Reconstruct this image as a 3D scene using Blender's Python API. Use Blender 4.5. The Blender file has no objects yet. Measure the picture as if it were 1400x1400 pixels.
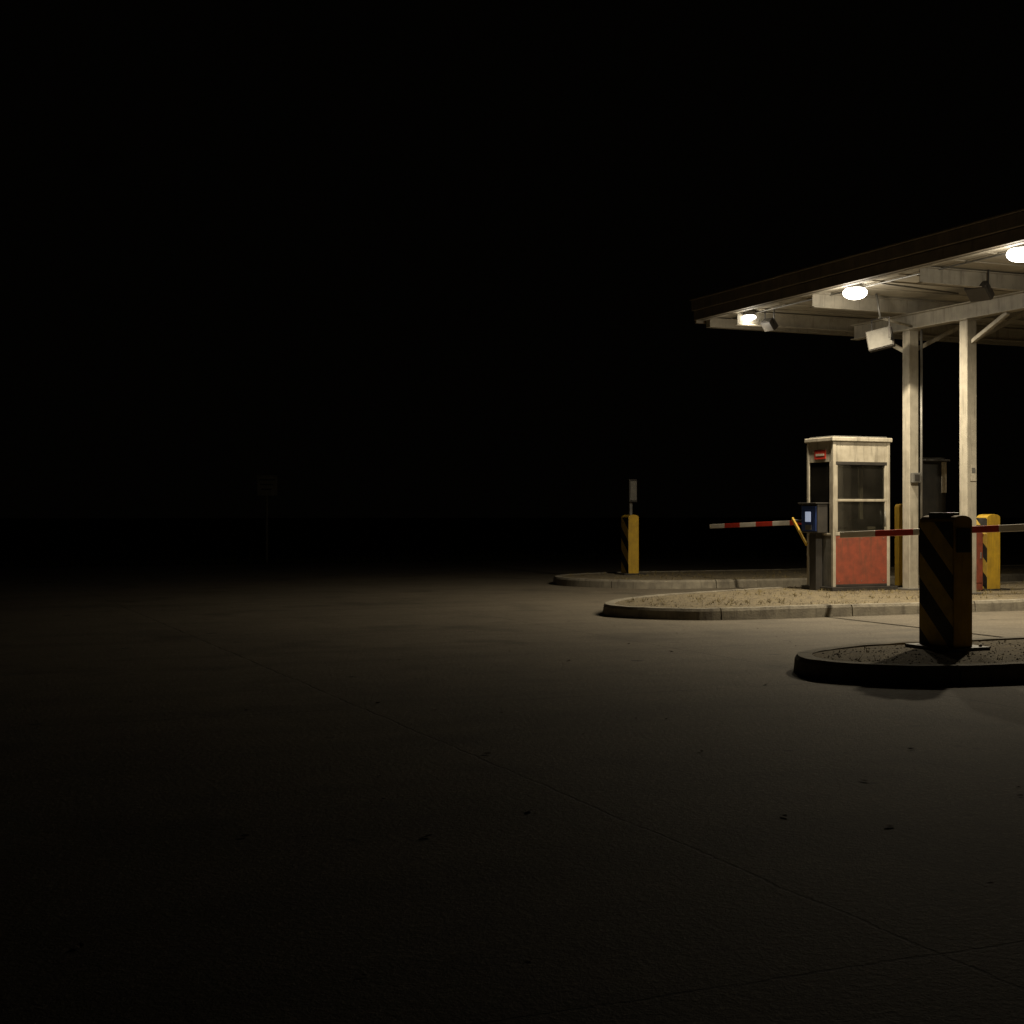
import bpy, bmesh, math, random
from mathutils import Vector, Matrix, noise
random.seed(7)
scene=bpy.context.scene
scene.view_settings.view_transform='Standard'
scene.view_settings.look='None'
scene.view_settings.exposure=0

# ---------------- materials ----------------
def new_mat(name):
    m=bpy.data.materials.new(name); m.use_nodes=True
    nt=m.node_tree; b=nt.nodes['Principled BSDF']
    return m,nt,b
def N(nt,t,**kw):
    n=nt.nodes.new(t)
    for k,v in kw.items(): setattr(n,k,v)
    return n
def math_n(nt,op,a,b=None,clamp=False):
    n=N(nt,'ShaderNodeMath',operation=op); n.use_clamp=clamp
    for i,v in enumerate((a,b)):
        if v is None: continue
        if isinstance(v,(int,float)): n.inputs[i].default_value=v
        else: nt.links.new(v,n.inputs[i])
    return n.outputs[0]
def mix_c(nt,f,a,b):
    n=N(nt,'ShaderNodeMix',data_type='RGBA')
    def s(i,v):
        if isinstance(v,tuple): n.inputs[i].default_value=(*v[:3],1)
        elif isinstance(v,(int,float)): n.inputs[i].default_value=v
        else: nt.links.new(v,n.inputs[i])
    s(0,f); s(6,a); s(7,b)
    return n.outputs[2]
def noise_n(nt,vec,scale,detail=6,rough=.6):
    n=N(nt,'ShaderNodeTexNoise'); n.inputs['Scale'].default_value=scale
    n.inputs['Detail'].default_value=detail; n.inputs['Roughness'].default_value=rough
    nt.links.new(vec,n.inputs['Vector']); return n.outputs['Fac']
def ramp(nt,f,lo,hi):
    n=N(nt,'ShaderNodeMapRange'); n.inputs[1].default_value=lo; n.inputs[2].default_value=hi
    nt.links.new(f,n.inputs[0]); return n.outputs[0]
def coords(nt):
    g=N(nt,'ShaderNodeNewGeometry'); return g.outputs['Position']
def worn(name,c1,c2,scale=6,rough=.6,bump=.1,metal=0,streak=True,dirt=(.05,.04,.03),dirt_amt=.5):
    m,nt,b=new_mat(name); p=coords(nt)
    f=ramp(nt,noise_n(nt,p,scale),.35,.7)
    col=mix_c(nt,f,c1,c2)
    if streak:
        mp=N(nt,'ShaderNodeMapping'); mp.inputs['Scale'].default_value=(14,14,1.2)
        nt.links.new(p,mp.inputs[0])
        s=ramp(nt,noise_n(nt,mp.outputs[0],1.0,8,.7),.52,.75)
        s=math_n(nt,'MULTIPLY',s,dirt_amt)
        col=mix_c(nt,s,col,dirt)
    nt.links.new(col,b.inputs['Base Color'])
    b.inputs['Roughness'].default_value=rough; b.inputs['Metallic'].default_value=metal
    bp=N(nt,'ShaderNodeBump'); bp.inputs['Strength'].default_value=bump; bp.inputs['Distance'].default_value=.01
    nt.links.new(noise_n(nt,p,scale*8),bp.inputs['Height']); nt.links.new(bp.outputs[0],b.inputs['Normal'])
    return m

M_white=worn('painted_steel_white',(.42,.385,.315),(.31,.285,.23),dirt_amt=.7)
M_cream=worn('booth_cream_paint',(.46,.42,.34),(.33,.295,.23),dirt_amt=.8)
M_soffit=worn('soffit_paint',(.44,.40,.32),(.30,.27,.21),scale=2,streak=False)
M_fascia=worn('fascia_brown',(.24,.205,.155),(.16,.14,.11),scale=4)
M_roof=worn('roof_membrane',(.06,.055,.05),(.04,.04,.035))
M_red=worn('booth_red_panel',(.30,.068,.036),(.18,.05,.03),scale=9,dirt=(.10,.06,.035),dirt_amt=.9)
M_dark=worn('dark_metal',(.03,.028,.026),(.05,.045,.04),rough=.45)
M_grey=worn('galvanised_grey',(.25,.24,.22),(.17,.165,.15),rough=.45,metal=.4)
M_yellow=worn('yellow_paint',(.60,.38,.03),(.42,.26,.03),dirt=(.09,.06,.02),dirt_amt=.7)
M_black=worn('black_paint',(.015,.015,.014),(.03,.028,.025),rough=.5)
M_armw=worn('barrier_white',(.70,.66,.58),(.6,.56,.48),streak=False,rough=.4)
M_armr=worn('barrier_red',(.5,.04,.02),(.4,.03,.02),streak=False,rough=.4)
M_blue=worn('blue_panel',(.03,.07,.3),(.03,.06,.22),streak=False)
M_paper=worn('paper_notice',(.5,.46,.38),(.33,.3,.24),scale=25)
M_lens=worn('dusty_lens',(.05,.047,.04),(.032,.03,.025),scale=12,rough=.8)
M_sign=worn('old_sign_face',(.26,.24,.18),(.18,.165,.12),scale=8)
M_kerb=worn('kerb_concrete',(.30,.27,.21),(.17,.15,.12),scale=5,rough=.9,bump=.7,dirt_amt=.7)
M_leaf=worn('dead_leaf',(.05,.03,.015),(.09,.05,.02),streak=False,rough=.8)
M_straw=worn('dry_grass_blades',(.26,.20,.08),(.15,.12,.05),streak=False,rough=.8)
M_stone=worn('gravel_stone',(.22,.19,.14),(.11,.095,.07),scale=30,streak=False,rough=.9)

def emis(name,c,s):
    m,nt,b=new_mat(name)
    b.inputs['Base Color'].default_value=(*c,1)
    b.inputs['Emission Color'].default_value=(*c,1); b.inputs['Emission Strength'].default_value=s
    return m
M_lamp=emis('lamp_lens',(1,.93,.8),12)
M_screen=emis('screen_lit',(.65,.75,1.0),.35)
# glass
M_glass,nt,b=new_mat('window_glass')
p=coords(nt)
tr=N(nt,'ShaderNodeBsdfTransparent'); tr.inputs[0].default_value=(.70,.70,.66,1)
gl=N(nt,'ShaderNodeBsdfGlossy'); gl.inputs['Roughness'].default_value=.05
di=N(nt,'ShaderNodeBsdfDiffuse'); di.inputs[0].default_value=(.35,.32,.26,1)
fr=N(nt,'ShaderNodeFresnel'); ms=N(nt,'ShaderNodeMixShader'); ms2=N(nt,'ShaderNodeMixShader')
nt.links.new(fr.outputs[0],ms.inputs[0]); nt.links.new(tr.outputs[0],ms.inputs[1]); nt.links.new(gl.outputs[0],ms.inputs[2])
nt.links.new(math_n(nt,'ADD',math_n(nt,'MULTIPLY',ramp(nt,noise_n(nt,p,2.5,8,.7),.3,.9),.05),.01),ms2.inputs[0])
nt.links.new(ms.outputs[0],ms2.inputs[1]); nt.links.new(di.outputs[0],ms2.inputs[2])
nt.links.new(ms2.outputs[0],nt.nodes['Material Output'].inputs[0])
# chevron
M_chev,nt,b=new_mat('chevron_paint')
tc=N(nt,'ShaderNodeTexCoord'); sx=N(nt,'ShaderNodeSeparateXYZ'); nt.links.new(tc.outputs['Object'],sx.inputs[0])
v=math_n(nt,'SUBTRACT',sx.outputs[2],math_n(nt,'MULTIPLY',sx.outputs[1],.95))
v=math_n(nt,'FRACT',math_n(nt,'DIVIDE',math_n(nt,'ADD',v,3.02),.46))
v=math_n(nt,'GREATER_THAN',v,.5)
p=coords(nt); w=ramp(nt,noise_n(nt,p,9),.4,.75)
ye=mix_c(nt,w,(.66,.45,.08),(.42,.29,.08)); bl=mix_c(nt,w,(.015,.015,.014),(.05,.045,.04))
nt.links.new(mix_c(nt,v,ye,bl),b.inputs['Base Color']); b.inputs['Roughness'].default_value=.55
# pavement concrete with slab joints
M_pave,nt,b=new_mat('concrete_pavement')
p=coords(nt); sx=N(nt,'ShaderNodeSeparateXYZ'); nt.links.new(p,sx.inputs[0])
wob=math_n(nt,'MULTIPLY',math_n(nt,'SUBTRACT',noise_n(nt,p,2.2,8,.75),.5),.10)
def joint(o,off,per,wd):
    a=math_n(nt,'ADD',math_n(nt,'SUBTRACT',o,off-per*50),wob)
    a=math_n(nt,'ABSOLUTE',math_n(nt,'SUBTRACT',math_n(nt,'MODULO',math_n(nt,'ADD',a,per/2),per),per/2))
    n=N(nt,'ShaderNodeMapRange'); n.interpolation_type='SMOOTHSTEP'
    n.inputs[1].default_value=wd*.3; n.inputs[2].default_value=wd; n.inputs[3].default_value=1; n.inputs[4].default_value=0
    nt.links.new(a,n.inputs[0]); return n.outputs[0]
j=math_n(nt,'MAXIMUM',joint(sx.outputs[0],2.92,4.2,.012),joint(sx.outputs[1],3.5,6.0,.012))
brk=ramp(nt,noise_n(nt,p,1.7,4,.6),.36,.55)
j=math_n(nt,'MULTIPLY',j,math_n(nt,'ADD',math_n(nt,'MULTIPLY',brk,.7),.3))
big=ramp(nt,noise_n(nt,p,.35,5,.6),.3,.7); mid=ramp(nt,noise_n(nt,p,2.5,8,.7),.3,.75); fine=noise_n(nt,p,90,3,.7)
coarse=noise_n(nt,p,28,4,.7)
col=mix_c(nt,big,(.25,.212,.155),(.165,.14,.104))
col=mix_c(nt,math_n(nt,'MULTIPLY',mid,.6),col,(.098,.083,.062))
col=mix_c(nt,math_n(nt,'MULTIPLY',ramp(nt,fine,.38,.7),.7),col,(.055,.047,.036))
col=mix_c(nt,math_n(nt,'MULTIPLY',ramp(nt,coarse,.54,.66),.5),col,(.35,.305,.235))
st=ramp(nt,noise_n(nt,p,.9,4,.5),.55,.7)
col=mix_c(nt,math_n(nt,'MULTIPLY',st,.6),col,(.065,.056,.043))
oil=ramp(nt,noise_n(nt,p,3.3,3,.5),.68,.74)
col=mix_c(nt,math_n(nt,'MULTIPLY',oil,.7),col,(.035,.03,.025))
mp=N(nt,'ShaderNodeMapping'); mp.inputs['Scale'].default_value=(.12,1.6,1); nt.links.new(p,mp.inputs[0])
ty=ramp(nt,noise_n(nt,mp.outputs[0],1,5,.6),.48,.72)
col=mix_c(nt,math_n(nt,'MULTIPLY',ty,.45),col,(.07,.06,.046))
col=mix_c(nt,math_n(nt,'MULTIPLY',j,.65),col,(.025,.02,.016))
nt.links.new(col,b.inputs['Base Color'])
b.inputs['Roughness'].default_value=.8; b.inputs['Specular IOR Level'].default_value=.35
hh=math_n(nt,'ADD',math_n(nt,'MULTIPLY',fine,.4),math_n(nt,'MULTIPLY',coarse,.8))
hh=math_n(nt,'SUBTRACT',hh,math_n(nt,'MULTIPLY',j,.3))
bp=N(nt,'ShaderNodeBump'); bp.inputs['Strength'].default_value=.9; bp.inputs['Distance'].default_value=.014
nt.links.new(hh,bp.inputs['Height']); nt.links.new(bp.outputs[0],b.inputs['Normal'])
M_ground=worn('dark_turf',(.03,.035,.015),(.05,.045,.02),scale=3,streak=False,rough=.95,bump=1)
M_dirt=worn('island_dirt',(.21,.17,.10),(.10,.08,.055),scale=7,streak=False,rough=.95,bump=1)

# ---------------- builders ----------------
def link(o,parent=None):
    scene.collection.objects.link(o)
    if parent: o.parent=parent
    return o
def root(name,loc):
    e=bpy.data.objects.new(name,None); e.location=loc; e.empty_display_size=.2
    scene.collection.objects.link(e); return e
def mesh_obj(name,verts,faces,mat,parent=None,loc=(0,0,0),bevel=0,smooth=False):
    me=bpy.data.meshes.new(name); me.from_pydata(verts,[],faces); me.update()
    bm=bmesh.new(); bm.from_mesh(me); bmesh.ops.recalc_face_normals(bm,faces=bm.faces); bm.to_mesh(me); bm.free()
    if mat: me.materials.append(mat)
    o=bpy.data.objects.new(name,me); o.location=loc; link(o,parent)
    if bevel:
        md=o.modifiers.new('b','BEVEL'); md.width=bevel; md.segments=2; md.limit_method='ANGLE'
    if smooth:
        for f in me.polygons: f.use_smooth=True
    return o
BF=[(0,1,3,2),(4,6,7,5),(0,4,5,1),(2,3,7,6),(0,2,6,4),(1,5,7,3)]
def box(name,parent,x,y,z,mat,bevel=.006,rot=None):
    cx,cy,cz=[(a+b)/2 for a,b in (x,y,z)]
    hx,hy,hz=(x[1]-x[0])/2,(y[1]-y[0])/2,(z[1]-z[0])/2
    vs=[(sx*hx,sy*hy,sz*hz) for sx in (-1,1) for sy in (-1,1) for sz in (-1,1)]
    o=mesh_obj(name,vs,BF,mat,parent,(cx,cy,cz),min(bevel,hx*.8,hy*.8,hz*.8))
    if rot: o.rotation_euler=rot
    return o
def beam(name,parent,a,b,w,h,mat,bevel=.004):
    a=Vector(a);b=Vector(b);L=(b-a).length
    vs=[(sx*L/2,sy*w/2,sz*h/2) for sx in (-1,1) for sy in (-1,1) for sz in (-1,1)]
    o=mesh_obj(name,vs,BF,mat,parent,(a+b)/2,bevel)
    o.rotation_mode='QUATERNION'; o.rotation_quaternion=(b-a).to_track_quat('X','Z'); return o
def cyl(name,parent,a,b,r,mat,r2=None,n=20):
    a=Vector(a);b=Vector(b);L=(b-a).length
    bm=bmesh.new(); bmesh.ops.create_cone(bm,cap_ends=True,segments=n,radius1=r,radius2=r if r2 is None else r2,depth=L)
    me=bpy.data.meshes.new(name); bm.to_mesh(me); bm.free(); me.materials.append(mat)
    o=bpy.data.objects.new(name,me); o.location=(a+b)/2; o.rotation_mode='QUATERNION'
    o.rotation_quaternion=(b-a).to_track_quat('Z','Y'); link(o,parent)
    for f in me.polygons: f.use_smooth=len(f.vertices)==4
    return o

# ---------------- ground ----------------
mesh_obj('ground',[(-400,-300,-.004),(400,-300,-.004),(400,500,-.004),(-400,500,-.004)],[(0,1,2,3)],M_ground)
mesh_obj('concrete_pavement',[(-60,-20,0),(70,-20,0),(70,38,0),(-60,38,0)],[(0,1,2,3)],M_pave)
vs=[];fs=[]
for i in range(9000):
    x=random.uniform(-22,38); y=38+abs(random.gauss(0,1.4))-.25
    h=random.uniform(.05,.22); a=random.uniform(0,6.28); w=.02
    k=len(vs); vs+=[(x-w*math.cos(a),y-w*math.sin(a),0),(x+w*math.cos(a),y+w*math.sin(a),0),(x+random.uniform(-.08,.08),y+random.uniform(-.08,.08),h)]
    fs.append((k,k+1,k+2))
mesh_obj('grass_verge',vs,fs,M_ground)

# ---------------- kerbed islands ----------------
def resample(pts,step):
    out=[];
    for i in range(len(pts)-1):
        a=Vector(pts[i]);b=Vector(pts[i+1]);n=max(1,int((b-a).length/step))
        for k in range(n): out.append(a.lerp(b,k/n))
    out.append(Vector(pts[-1])); return out
def catmull(P,n=10):
    out=[]
    for i in range(1,len(P)-2):
        p0,p1,p2,p3=[Vector(q) for q in P[i-1:i+3]]
        for k in range(n):
            t=k/n
            out.append(.5*((2*p1)+(-p0+p2)*t+(2*p0-5*p1+4*p2-p3)*t*t+(-p0+3*p1-3*p2+p3)*t**3))
    out.append(Vector(P[-2])); return out
def island(name,nose,y0,y1,xend,H=.15,gravel=1500,grass=500):
    r=root(name,(nose[len(nose)//2][0],(y0+y1)/2,0)); off=Vector(r.location)
    pts=[Vector((xend,y0))]+catmull([(nose[0][0]+.6,y0)]+nose+[(nose[-1][0]+.6,y1)])+[Vector((xend,y1))]
    pts=resample([tuple(q) for q in pts],.12)
    n=len(pts); nrm=[]
    for i in range(n):
        t=(pts[min(i+1,n-1)]-pts[max(i-1,0)]).normalized(); nrm.append(Vector((t.y,-t.x)))
    c=Vector((xend-1,(y0+y1)/2))
    if (c-pts[0]).dot(nrm[0])<0: nrm=[-v for v in nrm]
    W=.16
    prof=[(0,-.01),(.012,H-.035),(.035,H),(W,H),(W,-.01)]
    vs=[];fs=[];L=0
    per=1.95
    def ring(i,sh):
        k=len(vs)
        for d,z in prof:
            q=pts[i]+nrm[i]*d+sh
            jz=.005*noise.noise(Vector((q.x*6,q.y*6,z*5)))
            vs.append((q.x-off.x,q.y-off.y,z+jz+(.008*noise.noise(Vector((q.x*.5,q.y*.5,1))) if z>0 else 0)))
        return k
    prev=None
    for i in range(n):
        sh=Vector((0,0))
        if prev is None:
            prev=ring(i,sh); fs.append(tuple(prev+j for j in range(5))); continue
        d=(pts[i]-pts[i-1]); L+=d.length
        cur=ring(i,-d.normalized()*.018 if L>=per else sh)
        for j in range(5): fs.append((prev+j,prev+(j+1)%5,cur+(j+1)%5,cur+j))
        prev=cur
        if L>=per:
            fs.append(tuple(cur+j for j in range(5))); L=0
            prev=ring(i,sh); fs.append(tuple(prev+j for j in range(5)))
    fs.append(tuple(prev+j for j in range(5)))
    mesh_obj('kerb',vs,fs,M_kerb,r)
    inner=[pts[i]+nrm[i]*(W-.01) for i in range(n)]
    mesh_obj('soil_top',[(q.x-off.x,q.y-off.y,H-.012) for q in inner],[tuple(range(n))],M_dirt,r)
    xm=min(q.x for q in inner)
    def inside(x,y):
        cin=False; m=len(inner); jx=m-1
        for ix in range(m):
            a=inner[ix];b2=inner[jx]
            if (a.y>y)!=(b2.y>y) and x<(b2.x-a.x)*(y-a.y)/(b2.y-a.y)+a.x: cin=not cin
            jx=ix
        return cin
    vs=[];fs=[]
    for _ in range(gravel):
        x=random.uniform(xm,min(xend,xm+11));y=random.uniform(y0,y1)
        if not inside(x,y): continue
        s=random.uniform(.005,.017); k=len(vs)
        for dx,dy,dz in ((1,0,0),(-.5,.87,0),(-.5,-.87,0),(0,0,.8)):
            vs.append((x+s*dx*random.uniform(.6,1.3)-off.x,y+s*dy*random.uniform(.6,1.3)-off.y,H-.014+s*dz))
        fs+=[(k,k+1,k+3),(k+1,k+2,k+3),(k+2,k,k+3)]
    mesh_obj('gravel',vs,fs,M_stone,r)
    vs=[];fs=[]
    for _ in range(grass):
        x=random.uniform(xm,min(xend,xm+11));y=random.uniform(y0,y1)
        if not inside(x,y) or noise.noise(Vector((x*1.3,y*1.3,4)))<.02: continue
        for q in range(5):
            a=random.uniform(0,6.28); h=random.uniform(.01,.05); k=len(vs); w=.004
            bx=x+random.uniform(-.02,.02)-off.x; by=y+random.uniform(-.02,.02)-off.y
            vs+=[(bx-w*math.cos(a),by-w*math.sin(a),H-.013),(bx+w*math.cos(a),by+w*math.sin(a),H-.013),(bx+random.uniform(-.05,.05),by+random.uniform(-.05,.05),H+h)]
            fs.append((k,k+1,k+2))
    if vs: mesh_obj('dry_grass',vs,fs,M_straw,r)
    return r
island('traffic_island',[(10.2,15.55),(9.3,15.72),(8.66,16.35),(8.62,17.1),(9.4,18.1),(10.8,18.95),(12.4,19.6),(13.4,19.9)],15.55,19.9,30,gravel=5000,grass=1500)
island('traffic_island',[(8.4,8.85),(7.5,9.0),(6.98,9.45),(6.88,9.95),(7.2,10.5),(8.0,10.85),(8.6,10.9)],8.85,10.9,26,gravel=3500,grass=200)
island('traffic_island',[(13.6,22.4),(12.5,22.6),(11.65,23.5),(11.4,24.6),(12.0,25.7),(13.2,26.3),(14.2,26.4)],22.4,26.4,30,gravel=2500,grass=700)

# ---------------- canopy ----------------
C=root('toll_canopy',(14.8,14,0)); ox,oy=14.8,14
def cb(name,x,y,z,mat,bevel=.006): return box(name,C,(x[0]-ox,x[1]-ox),(y[0]-oy,y[1]-oy),z,mat,bevel)
X0,X1,Y0,Y1=12.7,23.0,5.5,21.7
cb('roof_slab',(X0+.06,X1-.06),(Y0+.06,Y1-.06),(4.9,5.04),M_roof)
cb('soffit',(X0+.1,X1-.1),(Y0+.1,Y1-.1),(4.8,4.897),M_soffit,0)
yy=Y0
while yy<Y1-.01:
    y2=min(yy+2.7,Y1); dz=random.uniform(-.004,.004); dx=random.uniform(-.004,.004)
    cb('fascia_front',(X0-.03+dx,X0+.04),(yy+.003,y2-.003),(4.91+dz,5.08+dz),M_fascia)
    cb('fascia_front_cap',(X0-.06+dx,X0+.06),(yy+.002,y2-.002+(.02 if y2==Y1 else 0)),(5.086+dz,5.112+dz),M_fascia)
    yy=y2
cb('fascia_front_lip',(X0+.01,X0+.09),(Y0,Y1-.02),(4.745,4.902),M_fascia)
cb('fascia_back',(X1-.05,X1+.02),(Y0,Y1),(4.74,5.08),M_fascia)
cb('fascia_side_far',(X0+.045,X1-.06),(Y1-.05,Y1+.01),(4.7,5.075),M_fascia)
cb('fascia_side_near',(X0+.045,X1-.06),(Y0-.01,Y0+.05),(4.7,5.075),M_fascia)
y=Y0+.7
while y<Y1-.3:
    cb('batten',(X0+.22,X1-.12),(y,y+.035),(4.785,4.798),M_soffit,.002); y+=.61
cb('edge_channel',(X0+.1,X0+.2),(Y0+.1,Y1-.1),(4.74,4.783),M_white)
cb('edge_channel_far',(X0+.22,X1-.12),(Y1-.22,Y1-.08),(4.62,4.782),M_white)
def ibeam(name,axis,c,lo,hi,z0,z1,w,mat=M_white):
    t=.014
    def bb(n,a,zz):
        if axis=='y': cb(n,(c+a[0],c+a[1]),(lo,hi),zz,mat,.002)
        else: cb(n,(lo,hi),(c+a[0],c+a[1]),zz,mat,.002)
    bb(name+'_bottom_flange',(-w/2,w/2),(z0,z0+t)); bb(name+'_web',(-t/2,t/2),(z0+t,z1-t)); bb(name+'_top_flange',(-w/2,w/2),(z1-t,z1))
for gx in (14.8,20.4):
    ibeam('girder','y',gx,6.2,19.9,4.30,4.55,.16)
for jy in (7.3,10.2,13.1,15.9,18.44,20.6):
    ibeam('joist','x',jy,X0+.22,X1-.2,4.552,4.78,.11)
PW=.09
for px in (14.8,20.4):
    for py in (17.1,18.44,9.4,10.5):
        z0=.15
        ix,iy=px-ox,py-oy
        box('post',C,(ix-PW,ix+PW),(iy-PW,iy+PW),(z0-.02,4.30),M_white,.012)
        box('post_foot',C,(ix-.16,ix+.16),(iy-.16,iy+.16),(z0-.01,z0+.02),M_grey)
        box('post_cap_plate',C,(ix-.13,ix+.13),(iy-.13,iy+.13),(4.282,4.298),M_white,.002)
        for s in (-1,1):
            if (py==17.1 and s==1) or (py==18.44 and s==-1): continue
            beam('knee_brace',C,(ix,iy+s*.09,3.95),(ix,iy+s*.85,4.29),.06,.06,M_white)
        beam('knee_brace',C,(ix+.09,iy,3.98),(ix+1.3,iy,4.55),.06,.06,M_white)
cyl('conduit',C,(13.25-ox,Y0+.4-oy,4.765),(13.25-ox,Y1-.4-oy,4.765),.014,M_grey)
cyl('conduit_cross',C,(13.25-ox,17.2-oy,4.765),(14.7-ox,17.2-oy,4.70),.014,M_grey)
cyl('downpipe',C,(.12,18.32-oy,.4),(.12,18.32-oy,4.3),.02,M_grey)

# canopy lamps
for ly in (20.5,17.6,14.15):
    far=ly>20
    L=root('canopy_lamp',(13.1,ly,4.72))
    cyl('housing',L,(0,0,-.02),(0,0,.075),.15 if not far else .11,M_grey,.11 if not far else .08,28)
    bm=bmesh.new(); bmesh.ops.create_uvsphere(bm,u_segments=24,v_segments=12,radius=1)
    bmesh.ops.scale(bm,vec=(.18,.18,.10) if not far else (.11,.11,.045),verts=bm.verts)
    me=bpy.data.meshes.new('lens'); bm.to_mesh(me); bm.free(); me.materials.append(M_lamp)
    o=bpy.data.objects.new('lens',me); o.location=(0,0,-.05); link(o,L)
    for f in me.polygons: f.use_smooth=True
    ld=bpy.data.lights.new('lamp_light','SPOT'); ld.energy={20.5:220,17.6:760,14.15:1080}[ly]; ld.color=(1,.86,.62); ld.shadow_soft_size=.08
    ld.spot_size=math.radians(171); ld.spot_blend=.78
    lo=bpy.data.objects.new('lamp_light',ld); lo.location=(0,0,-.18); link(lo,L)
    ld=bpy.data.lights.new('lamp_spill','POINT'); ld.energy=(17 if not far else 7); ld.color=(1,.88,.68); ld.shadow_soft_size=.1
    lo=bpy.data.objects.new('lamp_spill',ld); lo.location=(0,0,-.38); link(lo,L)

# floodlights (unlit)
def flood(loc,s,rot,face,name='floodlight'):
    F=root(name,loc)
    h=s/2
    o=box('body',F,(-.06,.06),(-h,h),(-h*.8,h*.8),M_dark,.015,rot)
    q=box('lens_face',F,(-.075,-.063),(-h*.92,h*.92),(-h*.72,h*.72),face,.004)
    q.location=o.rotation_euler.to_matrix()@Vector((-.069,0,0)); q.rotation_euler=rot
    beam('bracket',F,(0,-h-.015,0),(0,-h-.015,h+.12),.03,.012,M_dark)
    beam('bracket',F,(0,h+.015,0),(0,h+.015,h+.12),.03,.012,M_dark)
    beam('bracket_bar',F,(0,-h-.03,h+.125),(0,h+.03,h+.125),.03,.012,M_dark)
    return F,h
F,h=flood((13.95,18.1,4.07),.40,(math.radians(-12),math.radians(8),math.radians(40)),M_lens)
cyl('hanger',F,(0,0,h+.12),(.0,.1,.72),.018,M_grey)
cyl('arm',F,(0,0.02,h+.14),(.85,.3,.28),.02,M_white)
F,h=flood((14.05,16.0,4.52),.34,(0,math.radians(-50),math.radians(20)),M_dark)
cyl('hanger',F,(0,0,h+.12),(0,0,.27),.018,M_grey)
F,h=flood((13.4,20.35,4.55),.24,(0,math.radians(-40),math.radians(10)),M_dark)
cyl('hanger',F,(0,0,h+.12),(0,0,.27),.018,M_grey)

# ---------------- toll booth ----------------
B=root('toll_booth',(13.44,18.62,.15)); W,Dp,H=1.10,.71,2.42
box('base_plinth',B,(-.06,W+.1),(-.07,Dp+.07),(-.03,.05),M_dark)
t=.055
for x in (0,W-t):
    for y in (0,Dp-t): box('corner_post',B,(x,x+t),(y,y+t),(.05,H-.07),M_cream,.005)
box('roof',B,(-.03,W+.03),(-.03,Dp+.03),(H-.068,H),M_cream,.012)
box('roof_pan',B,(.03,W-.03),(.03,Dp-.03),(H,H+.02),M_grey)
box('floor',B,(.02,W-.02),(.02,Dp-.02),(.052,.08),M_dark)
for fy,nm in ((0,'front'),(Dp-t,'rear')):
    y=(fy+.008,fy+t-.008)
    box(nm+'_lower_panel',B,(t,W-t),y,(.09,.86),M_red,.003)
    box(nm+'_sill',B,(t,W-t),(fy+.002,fy+t-.002),(.862,.92),M_cream)
    box(nm+'_mid_rail',B,(t,W-t),(fy+.002,fy+t-.002),(1.40,1.44),M_cream)
    box(nm+'_header',B,(t,W-t),y,(2.03,H-.07),M_cream,.003)
    box(nm+'_head_rail',B,(t,W-t),(fy+.002,fy+t-.002),(1.98,2.028),M_dark)
    box(nm+'_glass_low',B,(t,W-t),(fy+.02,fy+.026),(.922,1.398),M_glass,0)
    box(nm+'_glass_high',B,(t,W-t),(fy+.03,fy+.036),(1.442,1.978),M_glass,0)
    box(nm+'_sliding_stile',B,(t+.001,t+.04),(fy+.004,fy+t-.004),(.922,1.978),M_cream)
    box(nm+'_sliding_stile_b',B,(W-t-.04,W-t-.001),(fy+.004,fy+t-.004),(.922,1.978),M_cream)
    box(nm+'_kick_strip',B,(t,W-t),(fy+.003,fy+t-.003),(.052,.088),M_dark)
for fx,nm in ((0,'side'),(W-t,'back_side')):
    x=(fx+.008,fx+t-.008)
    box(nm+'_lower_panel',B,x,(t,Dp-t),(.052,.86),M_red if nm!='side' else M_grey,.003)
    box(nm+'_sill',B,(fx+.002,fx+t-.002),(t,Dp-t),(.862,.90),M_cream)
    box(nm+'_glass',B,(fx+.02,fx+.026),(t,Dp-t),(.902,2.028),M_glass,0)
    box(nm+'_header',B,x,(t,Dp-t),(2.03,H-.07),M_cream,.003)
    box(nm+'_stile',B,(fx+.004,fx+t-.004),(t+.001,t+.05),(.902,2.028),M_cream)
for sx_ in (.12,.55,.98):
    for sz in (.14,.82): cyl('panel_screw',B,(sx_,.010,sz),(sx_,.002,sz),.008,M_grey,n=10)
box('header_label',B,(.0,.007),(.2,.5),(2.08,2.22),M_armr,0)
box('header_label_text',B,(-.004,-.001),(.24,.46),(2.13,2.165),M_paper,0)
box('counter',B,(.1,W-.1),(.12,.5),(.92,.95),M_grey)
box('till',B,(.5,.8),(.2,.42),(.952,1.12),M_dark)
box('monitor',B,(.25,.5),(.3,.34),(1.0,1.25),M_dark)
box('paper_stack',B,(.82,.97),(.2,.4),(.952,1.0),M_paper)
box('posted_notice',B,(.2,.4),(Dp-t-.02,Dp-t-.012),(1.55,1.82),M_paper,0)
box('stool_seat',B,(.6,.9),(.48,.66),(.66,.7),M_dark)
box('terminal_body',B,(-.2,-.005),(.13,.58),(.9,1.36),M_dark,.015)
box('terminal_face',B,(-.212,-.202),(.16,.55),(.93,1.33),M_blue,.004)
box('terminal_screen',B,(-.219,-.213),(.30,.44),(1.08,1.24),M_screen,0)
box('terminal_keypad',B,(-.219,-.213),(.28,.44),(.95,1.03),M_grey,0)
box('terminal_hood',B,(-.25,0),(.11,.60),(1.362,1.385),M_dark)
box('terminal_column',B,(-.14,-.02),(.26,.44),(-.01,.9),M_dark)
cyl('handle',B,(.98,-.03,1.0),(.98,-.03,1.25),.01,M_grey)

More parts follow.
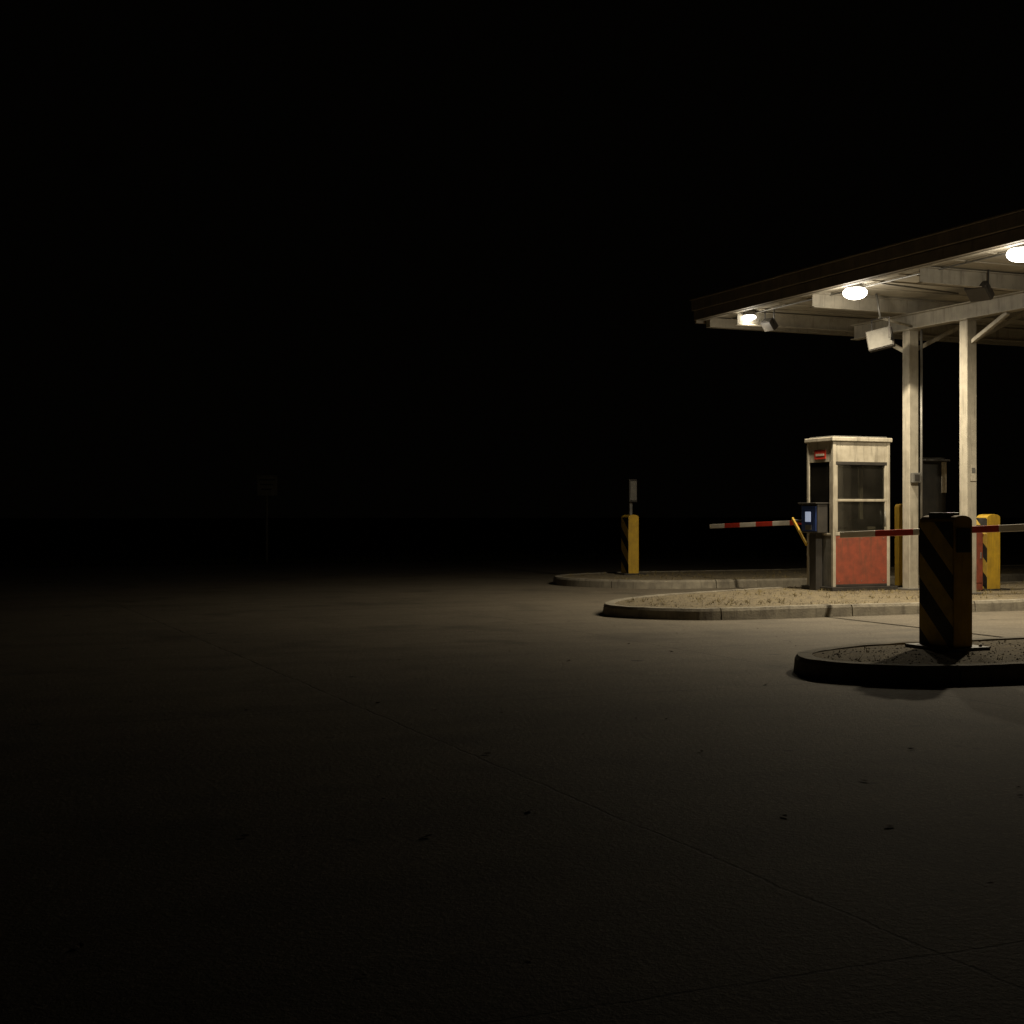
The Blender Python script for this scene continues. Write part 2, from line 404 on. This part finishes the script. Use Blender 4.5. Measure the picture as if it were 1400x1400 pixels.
# ---------------- bollards ----------------
def bollard(loc,w,d,H,chev=True,name='bollard'):
    R=root(name,loc)
    vs=[];n=8;prof=[(0,-.01),(0,H-.05)]
    for k in range(n+1):
        a=math.pi-math.pi*k/n; prof.append((d/2+d/2*math.cos(a),H-.05+.05*math.sin(a)))
    prof.append((d,-.01)); m=len(prof)
    for yy in (0,w):
        for q in prof: vs.append((q[0],yy,q[1]))
    fs=[tuple(range(m)),tuple(range(m,2*m))]+[(i,(i+1)%m,m+(i+1)%m,m+i) for i in range(m)]
    mesh_obj('body',vs,fs,M_yellow,R,bevel=.006)
    if chev: mesh_obj('chevron_plate',[(x,y,z) for x in (-.008,-.002) for y in (.004,w-.004) for z in (.02,H-.06)],BF,M_chev,R,bevel=.002)
    box('base_plate',R,(-.12,d+.16),(-.05,w+.06),(-.012,.018),M_dark)
    return R
R=bollard((8.53,10.04,.15),.46,.21,1.19)
box('reader_panel',R,(.03,.18),(-.014,-.002),(.86,1.07),M_black,.003)
box('top_cap',R,(.02,.17),(.12,.36),(1.17,1.215),M_dark,.006)
for bx in (-.08,.3): cyl('anchor_bolt',R,(bx,.0,.015),(bx,.0,.04),.015,M_grey,n=6)
R=bollard((13.28,25.2,.15),.31,.23,1.19)
box('head_post',R,(.08,.14),(.1,.16),(1.15,1.44),M_grey)
box('head_box',R,(.03,.21),(.03,.15),(1.44,1.9),M_dark,.01)
box('head_panel',R,(.05,.19),(.018,.028),(1.48,1.86),M_grey,0)
bollard((15.75,17.75,.15),.25,.26,1.2)
R=bollard((15.14,19.15,.15),.12,.10,1.37,chev=False)

K=root('equipment_cabinet',(15.36,17.7,.15))
box('body',K,(0,.26),(0,.35),(0,.98),M_red,.012)
box('lid',K,(-.02,.28),(-.02,.37),(.982,1.03),M_dark,.01)
box('door',K,(.03,.23),(-.012,-.002),(.12,.9),M_red,.004)
box('door_handle',K,(.19,.21),(-.03,-.013),(.5,.6),M_grey)

D1=root('intercom_box',(14.8,18.34,1.85)); box('case',D1,(-.09,.08),(-.07,0),(0,.16),M_grey,.01); box('grille',D1,(-.05,.04),(-.078,-.072),(.03,.13),M_dark,0)
D2=root('notice_sheet',(14.8,17.005,1.85)); box('sheet',D2,(-.04,.07),(-.01,-.001),(0,.25),M_paper,0); box('printed_block',D2,(-.02,.05),(-.014,-.011),(.12,.2),M_grey,0)

S=root('lane_signal',(15.35,18.6,.15))
cyl('pole',S,(.1,.1,-.01),(.1,.1,1.3),.035,M_dark)
box('cabinet',S,(-.2,.3),(0,.2),(1.05,2.12),M_black,.015)
box('visor',S,(-.2,.3),(-.1,-.002),(2.06,2.09),M_dark)
box('edge_strip',S,(.2,.3),(-.012,-.002),(1.55,2.05),M_paper,.003)

# ---------------- barrier gates ----------------
def gate(pivot,tip,segs,cab):
    G=root('barrier_gate',(pivot[0],pivot[1],0)); p=Vector(pivot); off=Vector((pivot[0],pivot[1],0))
    a=p-off; b=Vector(tip)-off
    cx,cy,ch=cab
    box('cabinet',G,(.06,.06+cx),(-cy/2,cy/2),(.14,.14+ch),M_yellow,.015)
    box('cabinet_lid',G,(.04,.08+cx),(-cy/2-.02,cy/2+.02),(.142+ch,.18+ch),M_dark,.01)
    box('cabinet_door',G,(.09,.03+cx),(-cy/2-.012,-cy/2-.002),(.25,.05+ch),M_yellow,.004)
    cyl('hub',G,(a.x-.05,a.y,a.z),(a.x+.07,a.y,a.z),.07,M_dark)
    d=b-a
    for i in range(segs):
        q0=a+d*(i/segs); q1=a+d*((i+1)/segs-.0005)
        beam('arm_segment',G,q0,q1,.035,.08,M_armr if (segs-i)%2==0 else M_armw,.006)
    return G
G=gate((13.72,19.68,1.22),(13.9,23.1,1.12),6,(.3,.26,1.0))
beam('support_strut',G,(-.25,.1,1.28),(-.42,-.55,.86),.03,.05,M_yellow)
cyl('strut_joint',G,(-.25,.1,1.25),(-.05,.03,1.22),.025,M_dark)
gate((11.6,10.6,1.27),(11.6,15.9,1.07),7,(.32,.3,1.05))

# ---------------- background sign ----------------
T=root('road_sign',(9.1,38.4,0))
cyl('post',T,(0,.03,-.02),(0,.03,2.35),.035,M_sign)
box('board',T,(-.30,.30),(-.012,0),(1.86,2.42),M_sign,.004)
box('border',T,(-.28,.28),(-.016,-.0125),(2.385,2.4),M_black,0)
for k,z in enumerate((2.27,2.14,2.01)):
    box('text_line',T,(-.24+.03*k,.22-.05*k),(-.017,-.0135),(z,z+.04),M_black,0)
T.rotation_euler=(0,0,math.radians(12))

# ---------------- fallen leaves ----------------
vs=[];fs=[]
big_leaves=[(3.1,9.7),(3.35,9.2),(4.15,7.0),(3.0,7.4),(6.25,9.55),(4.6,8.2),(5.6,11.8),(6.9,13.1),(5.3,6.6),(2.6,5.9),(3.9,5.0),(6.0,5.6),(4.9,5.3),(4.45,5.9),(2.0,5.6),(3.6,5.35),(.5,4.6),(3.4,3.1),(6.9,12.2),(4.2,12.5),(1.3,5.9)]
loc=[(a,b_,1) for a,b_ in big_leaves]
for _ in range(110): loc.append((random.uniform(1,13),random.uniform(2.5,15.3)))
for l in loc:
    s=random.uniform(.006,.018) if len(l)==2 else random.uniform(.022,.04)
    if 6.8<l[0] and 8.7<l[1]<11: continue
    a=random.uniform(0,6.28); k=len(vs); ca,sa=math.cos(a),math.sin(a)
    outl=[(-1,0,.1),(-.4,.5,.35),(.3,.45,.3),(1,0,.35),(.35,-.5,.25),(-.4,-.45,.3)]
    vs.append((l[0],l[1],.004))
    for u,v_,z in outl:
        u*=s;v_*=s*random.uniform(.7,1.3)
        vs.append((l[0]+u*ca-v_*sa,l[1]+u*sa+v_*ca,.003+z*s*random.uniform(.3,1.0)))
    for q in range(6): fs.append((k,k+1+q,k+1+(q+1)%6))
mesh_obj('fallen_leaves',vs,fs,M_leaf)

# ---------------- world ----------------
w=bpy.data.worlds.new('World'); scene.world=w; w.use_nodes=True
bg=w.node_tree.nodes['Background']; bg.inputs[0].default_value=(1,.82,.6,1); bg.inputs[1].default_value=.0006

cam=bpy.data.cameras.new('Camera'); co=bpy.data.objects.new('Camera',cam); scene.collection.objects.link(co)
co.location=(0,0,1.35); co.rotation_euler=(math.radians(90),0,math.radians(-23.1))
cam.lens=50; cam.sensor_width=36; cam.shift_y=3/1400; cam.clip_end=2000; cam.clip_start=.05
scene.camera=co
